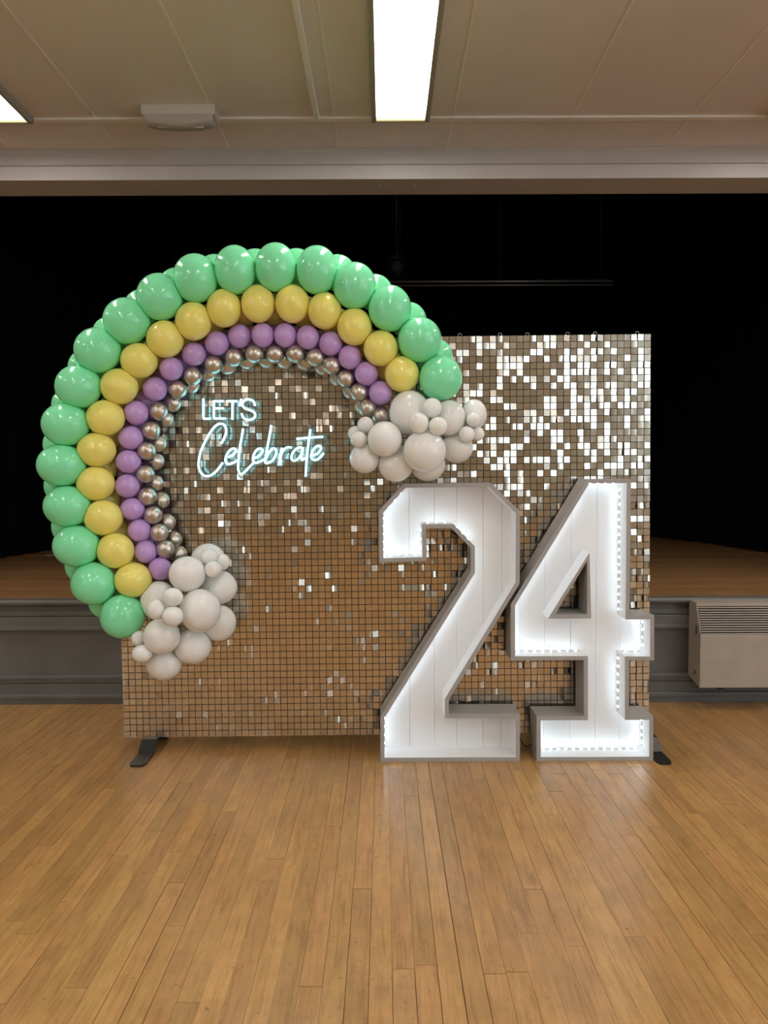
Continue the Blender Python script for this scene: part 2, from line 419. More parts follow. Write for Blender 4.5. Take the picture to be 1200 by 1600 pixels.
# stage front, built up of boards and mouldings
fr = struct('stage_front', boxm(-5, 5, STAGE_Y, STAGE_Y + .03, 0, STAGE_Z - .02), 'stage_paint', 'dark grey painted panelled front of the stage')
def zat(py, d=STAGE_Y): return P(600, py, d).z
def rail(name, y0, pa, pb, rnd=.004):
    za, zb = zat(pb), zat(pa)
    obj(name, bevel(boxm(-5, 5, STAGE_Y - y0, STAGE_Y, max(za, 0), zb), rnd, 2), 'stage_paint', fr)
bm = prism(bmesh.new(), [(STAGE_Y + .02, STAGE_Z)] + [(STAGE_Y - .028 - .014 * math.sin(a), STAGE_Z - .016 + .016 * math.cos(a)) for a in [k * PI / 6 for k in range(7)]] + [(STAGE_Y + .02, STAGE_Z - .032)], 'X', -5, 5)
obj('nosing', bm, 'stage_paint', fr)
rail('upper_moulding', .016, 952, 960, .003)
rail('upper_rail', .02, 961, 977)
rail('bead', .03, 976, 982, .004)
rail('cove', .008, 983, 988, .003)
rail('lower_bead', .028, 1052, 1058, .004)
rail('lower_moulding', .02, 1058, 1064, .004)
rail('lower_rail', .014, 1065, 1082)
rail('skirting_cap', .032, 1081, 1088, .005)
rail('skirting', .022, 1088, 1104, .002)

# black stage drapes
def drape(pts, z0, z1, amp, wave):
    """pleated cloth along a ground path"""
    bm = bmesh.new(); path = []
    for (ax, ay), (bx_, by) in zip(pts[:-1], pts[1:]):
        L_ = math.hypot(bx_ - ax, by - ay); k = max(2, int(L_ / .035))
        for i in range(k): path.append((ax + (bx_ - ax) * i / k, ay + (by - ay) * i / k, (by - ay) / L_, -(bx_ - ax) / L_))
    rows = 8; grid = []; s = 0
    for i, (x_, y_, nx, ny) in enumerate(path):
        s = i * .035; ph = s / wave * 2 * PI + .9 * math.sin(s * 2.3)
        col = []
        for r in range(rows + 1):
            t = r / rows; a = amp * (1 - .35 * t) * math.sin(ph + .25 * math.sin(t * 5)) + amp * .3 * math.sin(2.3 * ph)
            col.append(bm.verts.new((x_ + nx * a, y_ + ny * a, z0 + (z1 - z0) * t)))
        grid.append(col)
    for i in range(len(grid) - 1):
        for r in range(rows):
            bm.faces.new((grid[i][r], grid[i + 1][r], grid[i + 1][r + 1], grid[i][r + 1])).smooth = True
    return bm
tag(obj('stage_curtain', drape([(-3.1, 8.5), (3.1, 8.5)], STAGE_Z + .01, 4.8, .05, .22), 'black_cloth'), 'wide pleated black curtain closing the rear of the stage', 'curtain', 'black stage curtains')
tag(obj('stage_curtain', drape([(3.3, 6.3), (3.15, 7.4), (2.85, 8.4)], STAGE_Z + .01, 4.8, .05, .2), 'black_cloth'), 'black side curtain on the stage behind the cream wall heater', 'curtain', 'black stage curtains')
tag(obj('stage_curtain', drape([(-3.3, 5.7), (-3.1, 6.6), (-2.85, 8.4)], STAGE_Z + .01, 4.8, .05, .2), 'black_cloth'), 'black side curtain on the stage behind the green balloon row', 'curtain', 'black stage curtains')
# lighting bar
d = 7.0
a, b = P(606, 441, d), P(957, 438, d)
t = thing('lighting_bar', 'thin grey metal bar hanging in the dark above the stage', 'bar', (a + b) / 2)
for dz, r in ((0, .011), (-.035, .007)):
    bm = bmesh.new(); tube(bm, [(-(b - a).length / 2, 0, dz), ((b - a).length / 2, 0, dz)], r, 10); obj('rail', bm, 'grey_metal', t)
for sx in (-.9, 0, .9):
    bm = bmesh.new(); tube(bm, [(sx, 0, -.035), (sx, 0, 5.0 - t.location.z)], .004, 6); obj('hanger', bm, 'black_metal', t)
p = P(620, 418, d + .2)
t2 = thing('stage_spotlight', 'small dark spotlight clamped over the grey bar above the stage', 'spotlight', p)
bm = bmesh.new(); lathe(bm, [(.03, -.1), (.055, -.07), (.06, .06), (.05, .08)], 'Y', 16); obj('housing', bm, 'dull_metal', t2)
bm = bmesh.new(); tube(bm, [(-.065, 0, 0), (-.065, 0, .09), (.065, 0, .09), (.065, 0, 0)], .006, 6); tube(bm, [(0, 0, .09), (0, 0, .14)], .012, 8); obj('yoke', bm, 'dull_metal', t2)
bm = bmesh.new(); tube(bm, [(0, 0, .13), (0, 0, 5 - p.z)], .008, 8); obj('hanger', bm, 'black_metal', t2)
p = G(82, 868, STAGE_Z)
bm = bmesh.new(); prism(bm, [(-.06, -.012), (.055, -.02), (.06, .012), (-.05, .02)], 'Z', 0, .003)
tag(obj('paper_scrap', bm, 'white_paint', loc=(p.x, p.y, STAGE_Z + .001)), 'small scrap of white paper lying on the stage floor by the curtain', 'paper')

# ------------------------------------------------------------------ ceiling light panels
LW, LL = .29, 1.2
cx0 = (G(581, 176, CEIL).x + G(671, 176, CEIL).x) / 2
yend = G(600, 181, CEIL).y
def lamp(xc, y1, label, group):
    t = thing('ceiling_light', label, 'ceiling light', (xc, y1 - LL / 2, CEIL), group)
    h = .045
    obj('diffuser', bevel(boxm(-LW / 2 + .012, LW / 2 - .012, -LL / 2 + .012, LL / 2 - .012, -.03, -.006), .004, 1), 'diffuser', t)
    for q in ((-LW / 2, -LW / 2 + .024, -LL / 2, LL / 2), (LW / 2 - .024, LW / 2, -LL / 2, LL / 2), (-LW / 2, LW / 2, -LL / 2, -LL / 2 + .013), (-LW / 2, LW / 2, LL / 2 - .013, LL / 2)):
        obj('trim', bevel(boxm(*q, -.034, 0), .002, 1), 'lamp_trim', t)
    return t
SP = 1.99
for k, lab in ((0, 'long fluorescent ceiling panel beside the white trunking, over the balloon arch'), (-1, 'fluorescent ceiling panel on the other side of the emergency light from the trunking'), (1, 'fluorescent ceiling panel on the cream heater side of the hall near the stage')):
    lamp(cx0 + SP * k, yend, lab, None)
for k in (-2, -1, 0, 1, 2):  # the hall's other lamps, behind and beside the camera
    for yy in ([yend] if abs(k) == 2 else []) + [yend - 2.4, yend - 4.8, yend - 7.2]:
        lamp(cx0 + SP * k, yy, 'fluorescent ceiling panel further down the hall', 'ceiling panels further down the hall')

# emergency light
d0 = G(280, 161, CEIL).y
xa, xb = G(223, 168, CEIL).x, G(338, 168, CEIL).x
t = thing('emergency_light', 'white plastic emergency light with curved clear cover fixed to the ceiling', 'emergency light', ((xa + xb) / 2, d0 + .06, CEIL))
hw = (xb - xa) / 2
obj('base', bevel(boxm(-hw, hw, -.055, .055, -.048, 0), .006, 2), 'plastic_white', t)
bm = bmesh.new()
N_ = 14; rows_ = []
for i in range(N_ + 1):
    u = -1 + 2 * i / N_; sag = .018 * (1 - u * u)
    prof = [(-.053, -.046), (-.05, -.062 - sag * .5), (-.035, -.075 - sag), (.035, -.075 - sag), (.05, -.062 - sag * .5), (.053, -.046)]
    rows_.append([bm.verts.new((u * (hw - .008) * (1 if 0 < i < N_ else .985), y_, z_)) for y_, z_ in prof])
for i in range(N_):
    for k in range(5): bm.faces.new((rows_[i][k], rows_[i][k + 1], rows_[i + 1][k + 1], rows_[i + 1][k])).smooth = True
bm.faces.new(rows_[0]); bm.faces.new(rows_[-1])
mat('cover_plastic', (.48, .46, .44), .25, spec=.5)
cov = obj('cover', bm, 'cover_plastic', t)
for yy in (-.035, .035):
    obj('rib', bevel(boxm(-hw * .62, hw * .62, yy - .004, yy + .004, -.089, -.07), .002, 1), 'lamp_trim', cov)
bm = bmesh.new(); tube(bm, [(-hw * .62, 0, -.085), (hw * .62, 0, -.085)], .006, 8); obj('tube', bm, 'plastic_white', cov)

# ------------------------------------------------------------------ convector heater on the stage front
hx = P(1075.5, 1000, STAGE_Y - .03).x
HX1 = hx + 1.25
yb = STAGE_Y - .034
yf, yt = yb - .155, yb - .095
zb_, zk, zt = .125, .405, .568
t = thing('convector_heater', 'cream metal convector heater with slatted top fixed to the stage front', 'heater', (hx, yb, 0))
loc = lambda pts: [(y_ - yb, z_) for y_, z_ in pts]
bm = prism(bmesh.new(), loc([(yb, zt), (yt, zt - .006), (yt, zt - .02), (yf, zk), (yf, zb_), (yb, zb_ + .03)]), 'X', 0, .004); obj('side_panel', bm, 'heater_paint', t)
bm = prism(bmesh.new(), loc([(yb, zt), (yt, zt - .006), (yt, zt - .02), (yf, zk), (yf, zb_), (yb, zb_ + .03)]), 'X', HX1 - hx - .004, HX1 - hx); obj('side_panel', bm, 'heater_paint', t)
obj('front_panel', bevel(boxm(.002, HX1 - hx - .002, yf - yb - .001, yf - yb + .012, zb_, zk), .004, 2), 'heater_paint', t)
bm = prism(bmesh.new(), loc([(yb, zt), (yt, zt - .004), (yt, zt - .022), (yt + .01, zt - .022), (yb, zt - .012)]), 'X', .002, HX1 - hx - .002); obj('top_panel', bm, 'heater_paint', t)
obj('bottom_panel', prism(bmesh.new(), loc([(yf, zb_), (yf, zb_ + .004), (yb, zb_ + .034), (yb, zb_ + .03)]), 'X', .004, HX1 - hx - .004), 'heater_paint', t)
obj('inner_panel', prism(bmesh.new(), loc([(yb, zt - .015), (yt + .05, zt - .03), (yf + .05, zk), (yb, zk)]), 'X', .004, HX1 - hx - .004), 'heater_dark', t)
A_, B_ = Vector((yt - yb, zt - .022)), Vector((yf - yb, zk))
for k in range(12):
    q = A_.lerp(B_, (k + .35) / 12)
    bm = prism(bmesh.new(), [(q.x, q.y), (q.x - .0015, q.y - .0052), (q.x + .002, q.y - .0055), (q.x + .0035, q.y - .0004)], 'X', .006, HX1 - hx - .006)
    obj('slat', bm, 'heater_paint', t)
for zz, yy in ((.42, -.10), (.19, -.09)):
    obj('vent_slot', boxm(-.0012, .001, yy - .006, yy + .006, zz - .022 * (1 if zz > .3 else .5), zz + .022 * (1 if zz > .3 else .5)), 'heater_dark', t)
for xx in (.12, HX1 - hx - .15):
    obj('foot', boxm(xx, xx + .03, -.1, 0, zb_ - .025, zb_ + .03), 'heater_dark', t)

# ------------------------------------------------------------------ shimmer wall of square metallic tiles
WY, NC, NR, TP = 3.46, 80, 60, .03
W0 = Vector((.008, WY, 0)); WZ = .062
wallt = thing('shimmer_wall', 'free standing backdrop covered in champagne gold metallic square sequins', 'backdrop', W0)
wallt.rotation_euler = (0, math.radians(-.45), 0)
def tile_geo(yaw, pitch, roll, bend):
    h = .0137; n = 3; th = .0006; vs = []; fs = []
    R_ = Matrix.Rotation(yaw, 3, 'Z') @ Matrix.Rotation(pitch, 3, 'X') @ Matrix.Rotation(roll, 3, 'Y')
    for back in (0, 1):
        for r in (0, 1):
            for i in range(n + 1):
                x_ = -h + 2 * h * i / n; z_ = h if r else -h
                y_ = -bend * (1 - (x_ / h) ** 2) * .0022 + back * th
                vs.append(R_ @ Vector((x_, y_, z_ - .011)) + Vector((0, -.004, .011)))
    k = n + 1
    for i in range(n):
        fs.append((i, i + 1, k + i + 1, k + i))
        fs.append((2 * k + i + 1, 2 * k + i, 3 * k + i, 3 * k + i + 1))
        fs.append((k + i, k + i + 1, 3 * k + i + 1, 3 * k + i)); fs.append((i + 1, i, 2 * k + i, 2 * k + i + 1))
    fs.append((0, k, 3 * k, 2 * k)); fs.append((n, 2 * k + n, 3 * k + n, k + n))
    np_ = len(fs); c = len(vs)
    for i in range(6):
        a_ = i * PI / 3
        vs.append(R_ @ Vector((.0011 * math.cos(a_), -bend * .0022 - .0005, .0011 * math.sin(a_) - .0015)) + Vector((0, -.004, .011)))
    fs.append(tuple(c + i for i in range(6)))
    return vs, fs, np_
tiles = []
rt = random.Random(11)
for r in range(NR):
    for c in range(NC):
        X = (c - NC / 2 + .5) * TP; Z = WZ + (r + .5) * TP
        u, v = c / NC, r / NR
        # how ruffled this part of the wall is: the free upper corner most, the middle least
        ruff = .10
        if u > .58 and v > .58: ruff = .38
        elif u > .92: ruff = .42
        elif v < .14: ruff = .22
        elif u > .5: ruff = .30
        elif u < .25 and v > .4: ruff = .28
        elif v > .45: ruff = .16
        pr = ((c // 2 * 7 + r * 3) % 5) * .02
        if rt.random() < ruff + pr:
            yaw = rt.gauss(11, 4) if rt.random() < .85 else rt.gauss(-9, 4)
            pitch = rt.gauss(-3, 3.5)
            bend = rt.choice((0, 0, .3, .7, -.4))
            if u > .58 and v > .58: yaw = rt.gauss(11, 2.6); pitch = rt.gauss(-1 + 4.5 * (v - .58) / .42, 2); bend = rt.choice((0, 0, .2, .5))
            if u > .55 and v < .5: bend = rt.choice((.3, .8, 1.1)); 
        else:
            yaw = rt.gauss(0, .7); pitch = rt.gauss(1.0 + (3.2 * (v - .6) / .4 if v > .6 else 0), .8); bend = rt.gauss(0, .05)
        tiles.append((X, Z, math.radians(yaw), math.radians(pitch), math.radians(rt.gauss(0, .7) + (rt.choice((-4, 3)) if rt.random() < .03 else 0)), bend, rt.random()))
def near(t):
    if not (-.80 < t[0] < -.06 and .30 < t[1] < 1.13): return 9
    return math.hypot(t[0] + .3, t[1] - CAMZ + .2)
order = sorted(range(len(tiles)), key=lambda i: near(tiles[i]))
single = set(order[:300])
bigv, bigf, bigm, bigt = [], [], [], []
for i, (X, Z, ya, pi_, ro, be, tn) in enumerate(tiles):
    vs, fs, k = tile_geo(ya, pi_, ro, be)
    if i in single:
        me = bpy.data.meshes.new('tile'); me.from_pydata(vs, [], fs)
        me.materials.append(M['tile_metal']); me.materials.append(M['tile_pin'])
        me.polygons.foreach_set('material_index', [0] * k + [1])
        a_ = me.attributes.new('tone', 'FLOAT', 'FACE'); a_.data.foreach_set('value', [tn] * (k + 1))
        obj('tile', me, None, wallt, (X, 0, Z))
    else:
        o0 = len(bigv); off = Vector((X, 0, Z))
        bigv += [v_ + off for v_ in vs]; bigf += [tuple(q + o0 for q in f_) for f_ in fs]
        bigm += [0] * k + [1]; bigt += [tn] * (k + 1)
me = bpy.data.meshes.new('tile_field'); me.from_pydata(bigv, [], bigf)
me.materials.append(M['tile_metal']); me.materials.append(M['tile_pin']); me.polygons.foreach_set('material_index', bigm)
a_ = me.attributes.new('tone', 'FLOAT', 'FACE'); a_.data.foreach_set('value', bigt)
o = obj('tile_field', me, None, wallt); o['kind'] = 'stuff'
WT = WZ + NR * TP
for i in range(8):
    for j in range(6):
        obj('backing_panel', boxm(-1.2 + .3 * i + .0008, -.9 + .3 * i - .0008, .008, .012, WZ + .3 * j + .0008, WZ + .3 * j + .2992), 'backing', wallt)
LEAN = math.tan(math.radians(.45))          # the wall leans a little, its feet stay on the floor
for X in (-1.09, 0, 1.182):
    bm = bmesh.new(); tube(bm, [(X, .035, WZ + .03 if X == 0 else .054 - X * LEAN), (X, .035, WT - .02)], .016, 12); obj('post', bm, 'black_metal', wallt)
for Z in (WZ + .03, WT - .05):
    bm = bmesh.new(); tube(bm, [(-1.16, .03, Z), (1.19, .03, Z)], .014, 12); obj('crossbar', bm, 'black_metal', wallt)
for px in (724, 787, 830, 893, 936, 1002):
    X = P(px, 520, WY).x - W0.x
    bm = bmesh.new(); tube(bm, [(X + .008 * math.cos(k * PI / 5), .01, WT + .006 + .008 * math.sin(k * PI / 5)) for k in range(11)], .0016, 6, False)
    obj('tie_ring', bm, 'grey_metal', wallt)
for X in (-1.075, 1.196):
    # flat steel foot: rises under the wall, bends down to a rounded tip in front
    side = [(-.215, .010), (-.085, .010), (-.03, .055), (.06, .055), (.13, .010), (.30, .010)]
    bm = bmesh.new(); top = []; hwid = .035 if X < 0 else .032
    FZ = -X * LEAN
    outline = []
    ring_t = []; ring_b = []
    prof = [(-.222, .004, .55), (-.212, .004, .85), (-.195, .004, 1)] + [(-.085, .004, 1), (-.03, .05, 1), (.06, .05, 1), (.13, .004, 1), (.30, .004, 1), (.318, .004, .8)]
    for (y_, z_, wf) in prof:
        ring_t.append((bm.verts.new((X - hwid * wf, y_, z_ + .005 + FZ)), bm.verts.new((X + hwid * wf, y_, z_ + .005 + FZ))))
        ring_b.append((bm.verts.new((X - hwid * wf, y_, z_ - .0035 + FZ)), bm.verts.new((X + hwid * wf, y_, z_ - .0035 + FZ))))
    for i in range(len(prof) - 1):
        a1, a2 = ring_t[i], ring_t[i + 1]; b1, b2 = ring_b[i], ring_b[i + 1]
        bm.faces.new((a1[0], a1[1], a2[1], a2[0])); bm.faces.new((b1[0], b2[0], b2[1], b1[1]))
        bm.faces.new((a1[0], a2[0], b2[0], b1[0])); bm.faces.new((a1[1], b1[1], b2[1], a2[1]))
    for a1, b1 in ((ring_t[0], ring_b[0]), (ring_t[-1], ring_b[-1])): bm.faces.new((a1[0], a1[1], b1[1], b1[0]))
    obj('foot', bm, 'black_metal', wallt)

# ------------------------------------------------------------------ light-up numbers
ND, RIM = .145, .0178
NUMY = 3.29
def npt(px, py, base):
    """front-face pixel to local (x, z) on the number's own vertical front plane standing on the floor"""
    p = P(px, py, NUMY); b = P(px, base, NUMY)
    return Vector((p.x, p.z - b.z))
def offset(poly, d):
    n = len(poly); out = []
    area = sum(poly[i].x * poly[(i + 1) % n].y - poly[(i + 1) % n].x * poly[i].y for i in range(n)) / 2
    s = 1 if area > 0 else -1
    for i in range(n):
        p0, p1, p2 = poly[i - 1], poly[i], poly[(i + 1) % n]
        e1, e2 = (p1 - p0).normalized(), (p2 - p1).normalized()
        n1, n2 = Vector((-e1.y, e1.x)) * s, Vector((-e2.y, e2.x)) * s
        m = (n1 + n2); m = m / max(m.dot(n1), .25)
        out.append(p1 + m * d)
    return out
def number(name, label, outer, hole, base, lit, lit_hole, boards):
    O = [npt(x_, y_, base) for x_, y_ in outer]; mx_ = sum(p.x for p in O) / len(O)
    org = Vector((mx_, NUMY, 0)); O = [Vector((p.x - mx_, max(p.y, 0))) for p in O]
    I = offset(O, RIM)
    t = thing(name, label, 'number', org)
    def side(a, b, c, d_, inner):
        bm = prism(bmesh.new(), [tuple(a), tuple(b), tuple(c), tuple(d_)], 'Y', 0, ND)
        bm.faces.ensure_lookup_table(); bm.faces[inner].material_index = 1
        o_ = obj('side_board', bm, 'number_paint', t); o_.data.materials.append(M['number_inside'])
    for i in range(len(O)): side(O[i], O[(i + 1) % len(O)], I[(i + 1) % len(O)], I[i], 4)
    loops = [(I, lit, 1)]
    H2 = None
    if hole:
        H = [npt(x_, y_, base) for x_, y_ in hole]; H = [Vector((p.x - mx_, p.y)) for p in H]
        H2 = offset(H, -RIM)
        for i in range(len(H)): side(H2[i], H2[(i + 1) % len(H)], H[(i + 1) % len(H)], H[i], 2)
        loops.append((H2, lit_hole, -1))
    # back made of vertical boards
    from mathutils.geometry import tessellate_polygon
    loops3 = [[Vector((p.x, p.y, 0)) for p in I]] + ([[Vector((p.x, p.y, 0)) for p in H2]] if H2 else [])
    flat = [v for l in loops3 for v in l]; tris = tessellate_polygon(loops3)
    x0 = min(p.x for p in I); x1 = max(p.x for p in I)
    cuts = [x0 - .01] + [npt(b_, base, base).x - mx_ for b_ in boards] + [x1 + .01]
    YB = ND - .018
    for k in range(len(cuts) - 1):
        bm = bmesh.new(); vv = [bm.verts.new((v.x, YB, v.y)) for v in flat]
        for tr in tris:
            try: bm.faces.new([vv[q] for q in tr])
            except ValueError: pass
        for xc, nrm in ((cuts[k] + .0006, -1), (cuts[k + 1] - .0006, 1)):
            bmesh.ops.bisect_plane(bm, geom=bm.verts[:] + bm.edges[:] + bm.faces[:], plane_co=(xc, 0, 0), plane_no=(nrm, 0, 0), clear_outer=True)
        if not bm.faces: bm.free(); continue
        bmesh.ops.recalc_face_normals(bm, faces=bm.faces[:])
        todo = set(bm.faces)                       # one board for each separate piece
        while todo:
            isl = set(); st = [next(iter(todo))]
            while st:
                f = st.pop()
                if f in isl: continue
                isl.add(f); st += [g for e_ in f.edges for g in e_.link_faces if g not in isl]
            todo -= isl
            b2 = bmesh.new(); mp = {}
            for f in isl:
                for v in f.verts:
                    if v not in mp: mp[v] = b2.verts.new(v.co)
                b2.faces.new([mp[v] for v in f.verts])
            r_ = bmesh.ops.extrude_face_region(b2, geom=b2.faces[:])
            bmesh.ops.translate(b2, vec=(0, .0165, 0), verts=[v for v in r_['geom'] if isinstance(v, bmesh.types.BMVert)])
            obj('back_board', b2, 'number_inside', t)
        bm.free()
    # LED strips stuck on the inner faces of the walls, about two thirds of the way in
    dio = bmesh.new()
    for L_, which, sg in loops:
        nL = len(L_)
        ar = sum(L_[i].x * L_[(i + 1) % nL].y - L_[(i + 1) % nL].x * L_[i].y for i in range(nL))
        s = (1 if ar > 0 else -1) * sg
        for i in which:
            a, b = L_[i], L_[(i + 1) % nL]; e = (b - a); ln = e.length; e = e / ln
            nm = Vector((-e.y, e.x)) * s
            yc = .098
            a2, b2 = a + e * .012, b - e * .012
            q = [a2 + nm * .0002, b2 + nm * .0002, b2 + nm * .0016, a2 + nm * .0016]
            bm = prism(bmesh.new(), [tuple(v) for v in q], 'Y', yc - .005, yc + .005); obj('led_strip', bm, 'led_ribbon', t)
            m_ = max(1, int((ln - .03) / .0325))
            for k in range(m_):
                c_ = a2 + (b2 - a2) * ((k + .5) / m_)
                q = [c_ - e * .0035 + nm * .0016, c_ + e * .0035 + nm * .0016, c_ + e * .0035 + nm * .0036, c_ - e * .0035 + nm * .0036]
                prism(dio, [tuple(v) for v in q], 'Y', yc - .0035, yc + .0035)
    o_ = obj('led_diodes', dio, 'led', t); o_['kind'] = 'stuff'
    return t
two = [(592, 807), (631, 764), (767, 763), (812.5, 808), (812, 921), (701.4, 1102), (701.4, 1124), (812.3, 1124), (812.5, 1198), (594.3, 1198), (594.3, 1128),
       (735.6, 902), (735.6, 865), (706, 834), (665.7, 834), (666.5, 885), (592.5, 887)]
number('number_two', 'big white light-up number two standing on the wood floor', two, None, 1198, [0, 9, 10, 11, 12, 13, 14, 15, 16], [], [642, 682, 718, 760, 790])
four = [(917, 758), (985.6, 758), (984, 971), (1022, 971), (1022, 1041.5), (982.7, 1041.5), (982.7, 1128), (1020.6, 1128), (1020.6, 1198), (838.4, 1198), (838.4, 1128),
        (912.2, 1128), (912.2, 1040.5), (798.3, 1040.5), (798.3, 953)]
number('number_four', 'big white light-up number four standing on the wood floor', four, [(867.3, 969.2), (917.3, 969.2), (917.3, 885.8)], 1198,
       [0, 1, 2, 3, 4, 5, 6, 7, 8, 9, 12, 13, 14], [], [819, 859, 901, 941.7, 981])
bm = bmesh.new()
ca, cb = P(812.4, 1143, NUMY).x, P(838.4, 1163, NUMY).x; zc = lambda py: P(820, py, 3.42).z
pts = smooth([(ca - .0006, 3.415, zc(1142)), (ca + .018, 3.412, zc(1150)), (ca + .032, 3.408, zc(1160)), (cb - .022, 3.408, zc(1165)), (cb + .0006, 3.412, zc(1163))])
tube(bm, pts, .0025, 6)
tag(obj('power_cable', bm, 'cable_black'), 'thin black power cable looping between the two light-up numbers', 'cable')

# ------------------------------------------------------------------ neon sign
NEY = 3.415
nz = lambda q: P(280 + q[0] / 4.8, 600 + q[1] / 4.8, NEY)
LET = {
 'letter_l_capital': ([[(185, 112), (185, 262)], [(185, 262), (238, 262)]], 0),
 'letter_e_capital': ([[(262, 130), (264, 260)], [(262, 130), (334, 130)], [(264, 184), (338, 184)], [(264, 260), (352, 260)]], 0),
 'letter_t_capital': ([[(362, 130), (440, 130)], [(404, 130), (402, 268)]], 0),
 'apostrophe': ([[(470, 114), (455, 168)]], 0),
 'letter_s_capital': ([[(570, 165), (562, 135), (535, 119), (505, 119), (480, 137), (479, 165), (502, 187), (540, 200), (568, 219), (571, 246), (550, 265), (520, 270), (490, 259), (475, 236), (474, 222)]], 1),
 'letter_c_capital': ([[(318, 448), (340, 410), (355, 365), (350, 322), (325, 300), (290, 306), (250, 345), (205, 420), (165, 510), (150, 590), (155, 640), (180, 680), (215, 692), (250, 680), (290, 645), (315, 612), (330, 590)]], 1),
 'letter_e': ([[(372, 550), (405, 532), (428, 506), (420, 486), (395, 489), (368, 517), (352, 556), (355, 590), (375, 602), (405, 592), (438, 575)]], 1),
 'letter_l': ([[(482, 335), (472, 400), (458, 480), (448, 570), (445, 630), (455, 668), (475, 675), (505, 650), (540, 612), (565, 588)]], 1),
 'letter_e.001': ([[(565, 558), (600, 540), (628, 507), (618, 486), (590, 491), (566, 522), (556, 560), (562, 586), (582, 592), (612, 580), (645, 562)]], 1),
 'letter_b': ([[(692, 310), (682, 380), (665, 470), (652, 550), (648, 588), (672, 592), (705, 570), (728, 528), (729, 495), (708, 484), (678, 512), (656, 556)]], 1),
 'letter_r': ([[(755, 605), (760, 560), (766, 510), (772, 480)], [(762, 540), (786, 495), (815, 476), (845, 478)]], 1),
 'letter_a': ([[(930, 482), (900, 477), (866, 500), (846, 535), (846, 565), (865, 576), (895, 560), (915, 530), (930, 485), (919, 540), (922, 570), (945, 556)]], 1),
 'letter_t': ([[(985, 340), (975, 420), (962, 520), (955, 610), (950, 695)], [(882, 412), (960, 405), (1080, 397)]], 1),
 'letter_e.002': ([[(1003, 538), (1040, 520), (1065, 487), (1056, 466), (1030, 469), (1003, 502), (991, 540), (1001, 565), (1027, 570), (1060, 550), (1085, 518)]], 1),
}
no = nz((600, 420))
sign = thing('neon_sign', 'ice blue neon sign reading LET\'S Celebrate on clear acrylic', 'neon sign', no)
for nm, (strokes, sm) in LET.items():
    bm = bmesh.new(); bk = bmesh.new()
    for s_ in strokes:
        pts = [nz(q) - no for q in s_]
        pts = smooth(pts) if sm and len(pts) > 2 else pts
        tube(bm, [p + Vector((0, -.012, 0)) for p in pts], .0042, 10); tube(bk, [p + Vector((0, -.004, 0)) for p in pts], .0034, 6)
    lt = obj(nm.split('.')[0], bm, 'neon', sign); obj('channel', bk, 'neon_back', lt)
outl = [(160, 100), (190, 82), (560, 88), (605, 135), (612, 235), (560, 290), (640, 330), (690, 285), (735, 330), (760, 420), (880, 372), (945, 330), (970, 292), (1015, 318), (1040, 372), (1110, 378), (1132, 405),
        (1115, 460), (1122, 520), (1075, 595), (990, 610), (985, 690), (950, 718), (918, 690), (912, 618), (785, 632), (600, 632), (520, 690), (460, 705), (420, 660), (350, 640), (270, 712), (210, 722), (140, 690), (120, 600), (160, 460), (230, 300), (165, 280)]
bm = prism(bmesh.new(), [((nz(q) - no).x, (nz(q) - no).z) for q in outl], 'Y', 0, .004)
obj('acrylic_plate', bm, 'acrylic', sign)
for q in ((190, 97), (978, 316), (1100, 405), (150, 660)):
    p = nz(q) - no; bm = bmesh.new(); lathe(bm, [(.0075, -.006), (.0085, -.004), (.0085, .0), (.005, .004), (.005, .03)], 'Y', 14, p)
    obj('standoff', bm, 'grey_metal', sign)

# ------------------------------------------------------------------ balloons
def balloon_mesh(name, m):
    """unit balloon, neck along +Y"""
    bm = bmesh.new(); prof = []
    N1 = 18
    for i in range(N1 + 1):
        a = PI * i / N1; r = math.sin(a); y = -math.cos(a)
        if y > .55: r *= 1 - .25 * ((y - .55) / .45) ** 1.2; y = y + .10 * ((y - .55) / .45) ** 2
        prof.append((max(r, .004), y))
    prof = prof[:-1] + [(.10, 1.10), (.055, 1.14), (.10, 1.17), (.13, 1.20), (.02, 1.19)]
    lathe(bm, prof, 'Y', 36)
    return to_mesh(name, bm), m
BM = {}
for c in ('green', 'yellow', 'purple', 'white'):
    me, _ = balloon_mesh('balloon_' + c, None); me.materials.append(M['latex_' + c]); BM[c] = me
me, _ = balloon_mesh('balloon_silver', None); me.materials.append(M['foil_silver']); BM['silver'] = me
AC = (404, 735)
BAL = []
def balloon(px, py, rx, ry, d, col, label, group, back=False):
    BAL.append(dict(px=px, py=py, rx=rx, ry=ry, d=d, col=col, label=label, group=group, back=back,
                    rot=(random.uniform(-.1, .1), 0, (PI if back else 0) + random.uniform(-.1, .1))))
    place(BAL[-1])
def place(q):
    q['loc'] = P(q['px'], q['py'], q['d']); k = depth(q['loc']) / F
    q['scale'] = Vector((q['rx'] * k, (q['rx'] + q['ry']) / 2 * k * (.80 if q['back'] else .88), q['ry'] * k))
G1 = [(191.5, 963, 34.5, 34.5), (146, 911.5, 35, 33.5), (119.4, 853, 36.5, 33), (105, 791, 37, 32.5), (96, 727, 38, 33), (102.4, 663, 37, 34), (122.6, 604, 36, 34), (152.5, 547.5, 36.3, 35.5),
      (198, 501.5, 36.5, 36), (249.6, 464, 36, 36.5), (305.6, 435, 35, 38), (367.4, 422, 32.5, 38), (431, 417.8, 32.5, 38), (495.4, 422, 32.7, 38), (554, 446.6, 34, 36.5), (609, 482, 33.7, 36), (655.8, 531, 34.2, 35), (688.6, 591, 33.7, 35)]
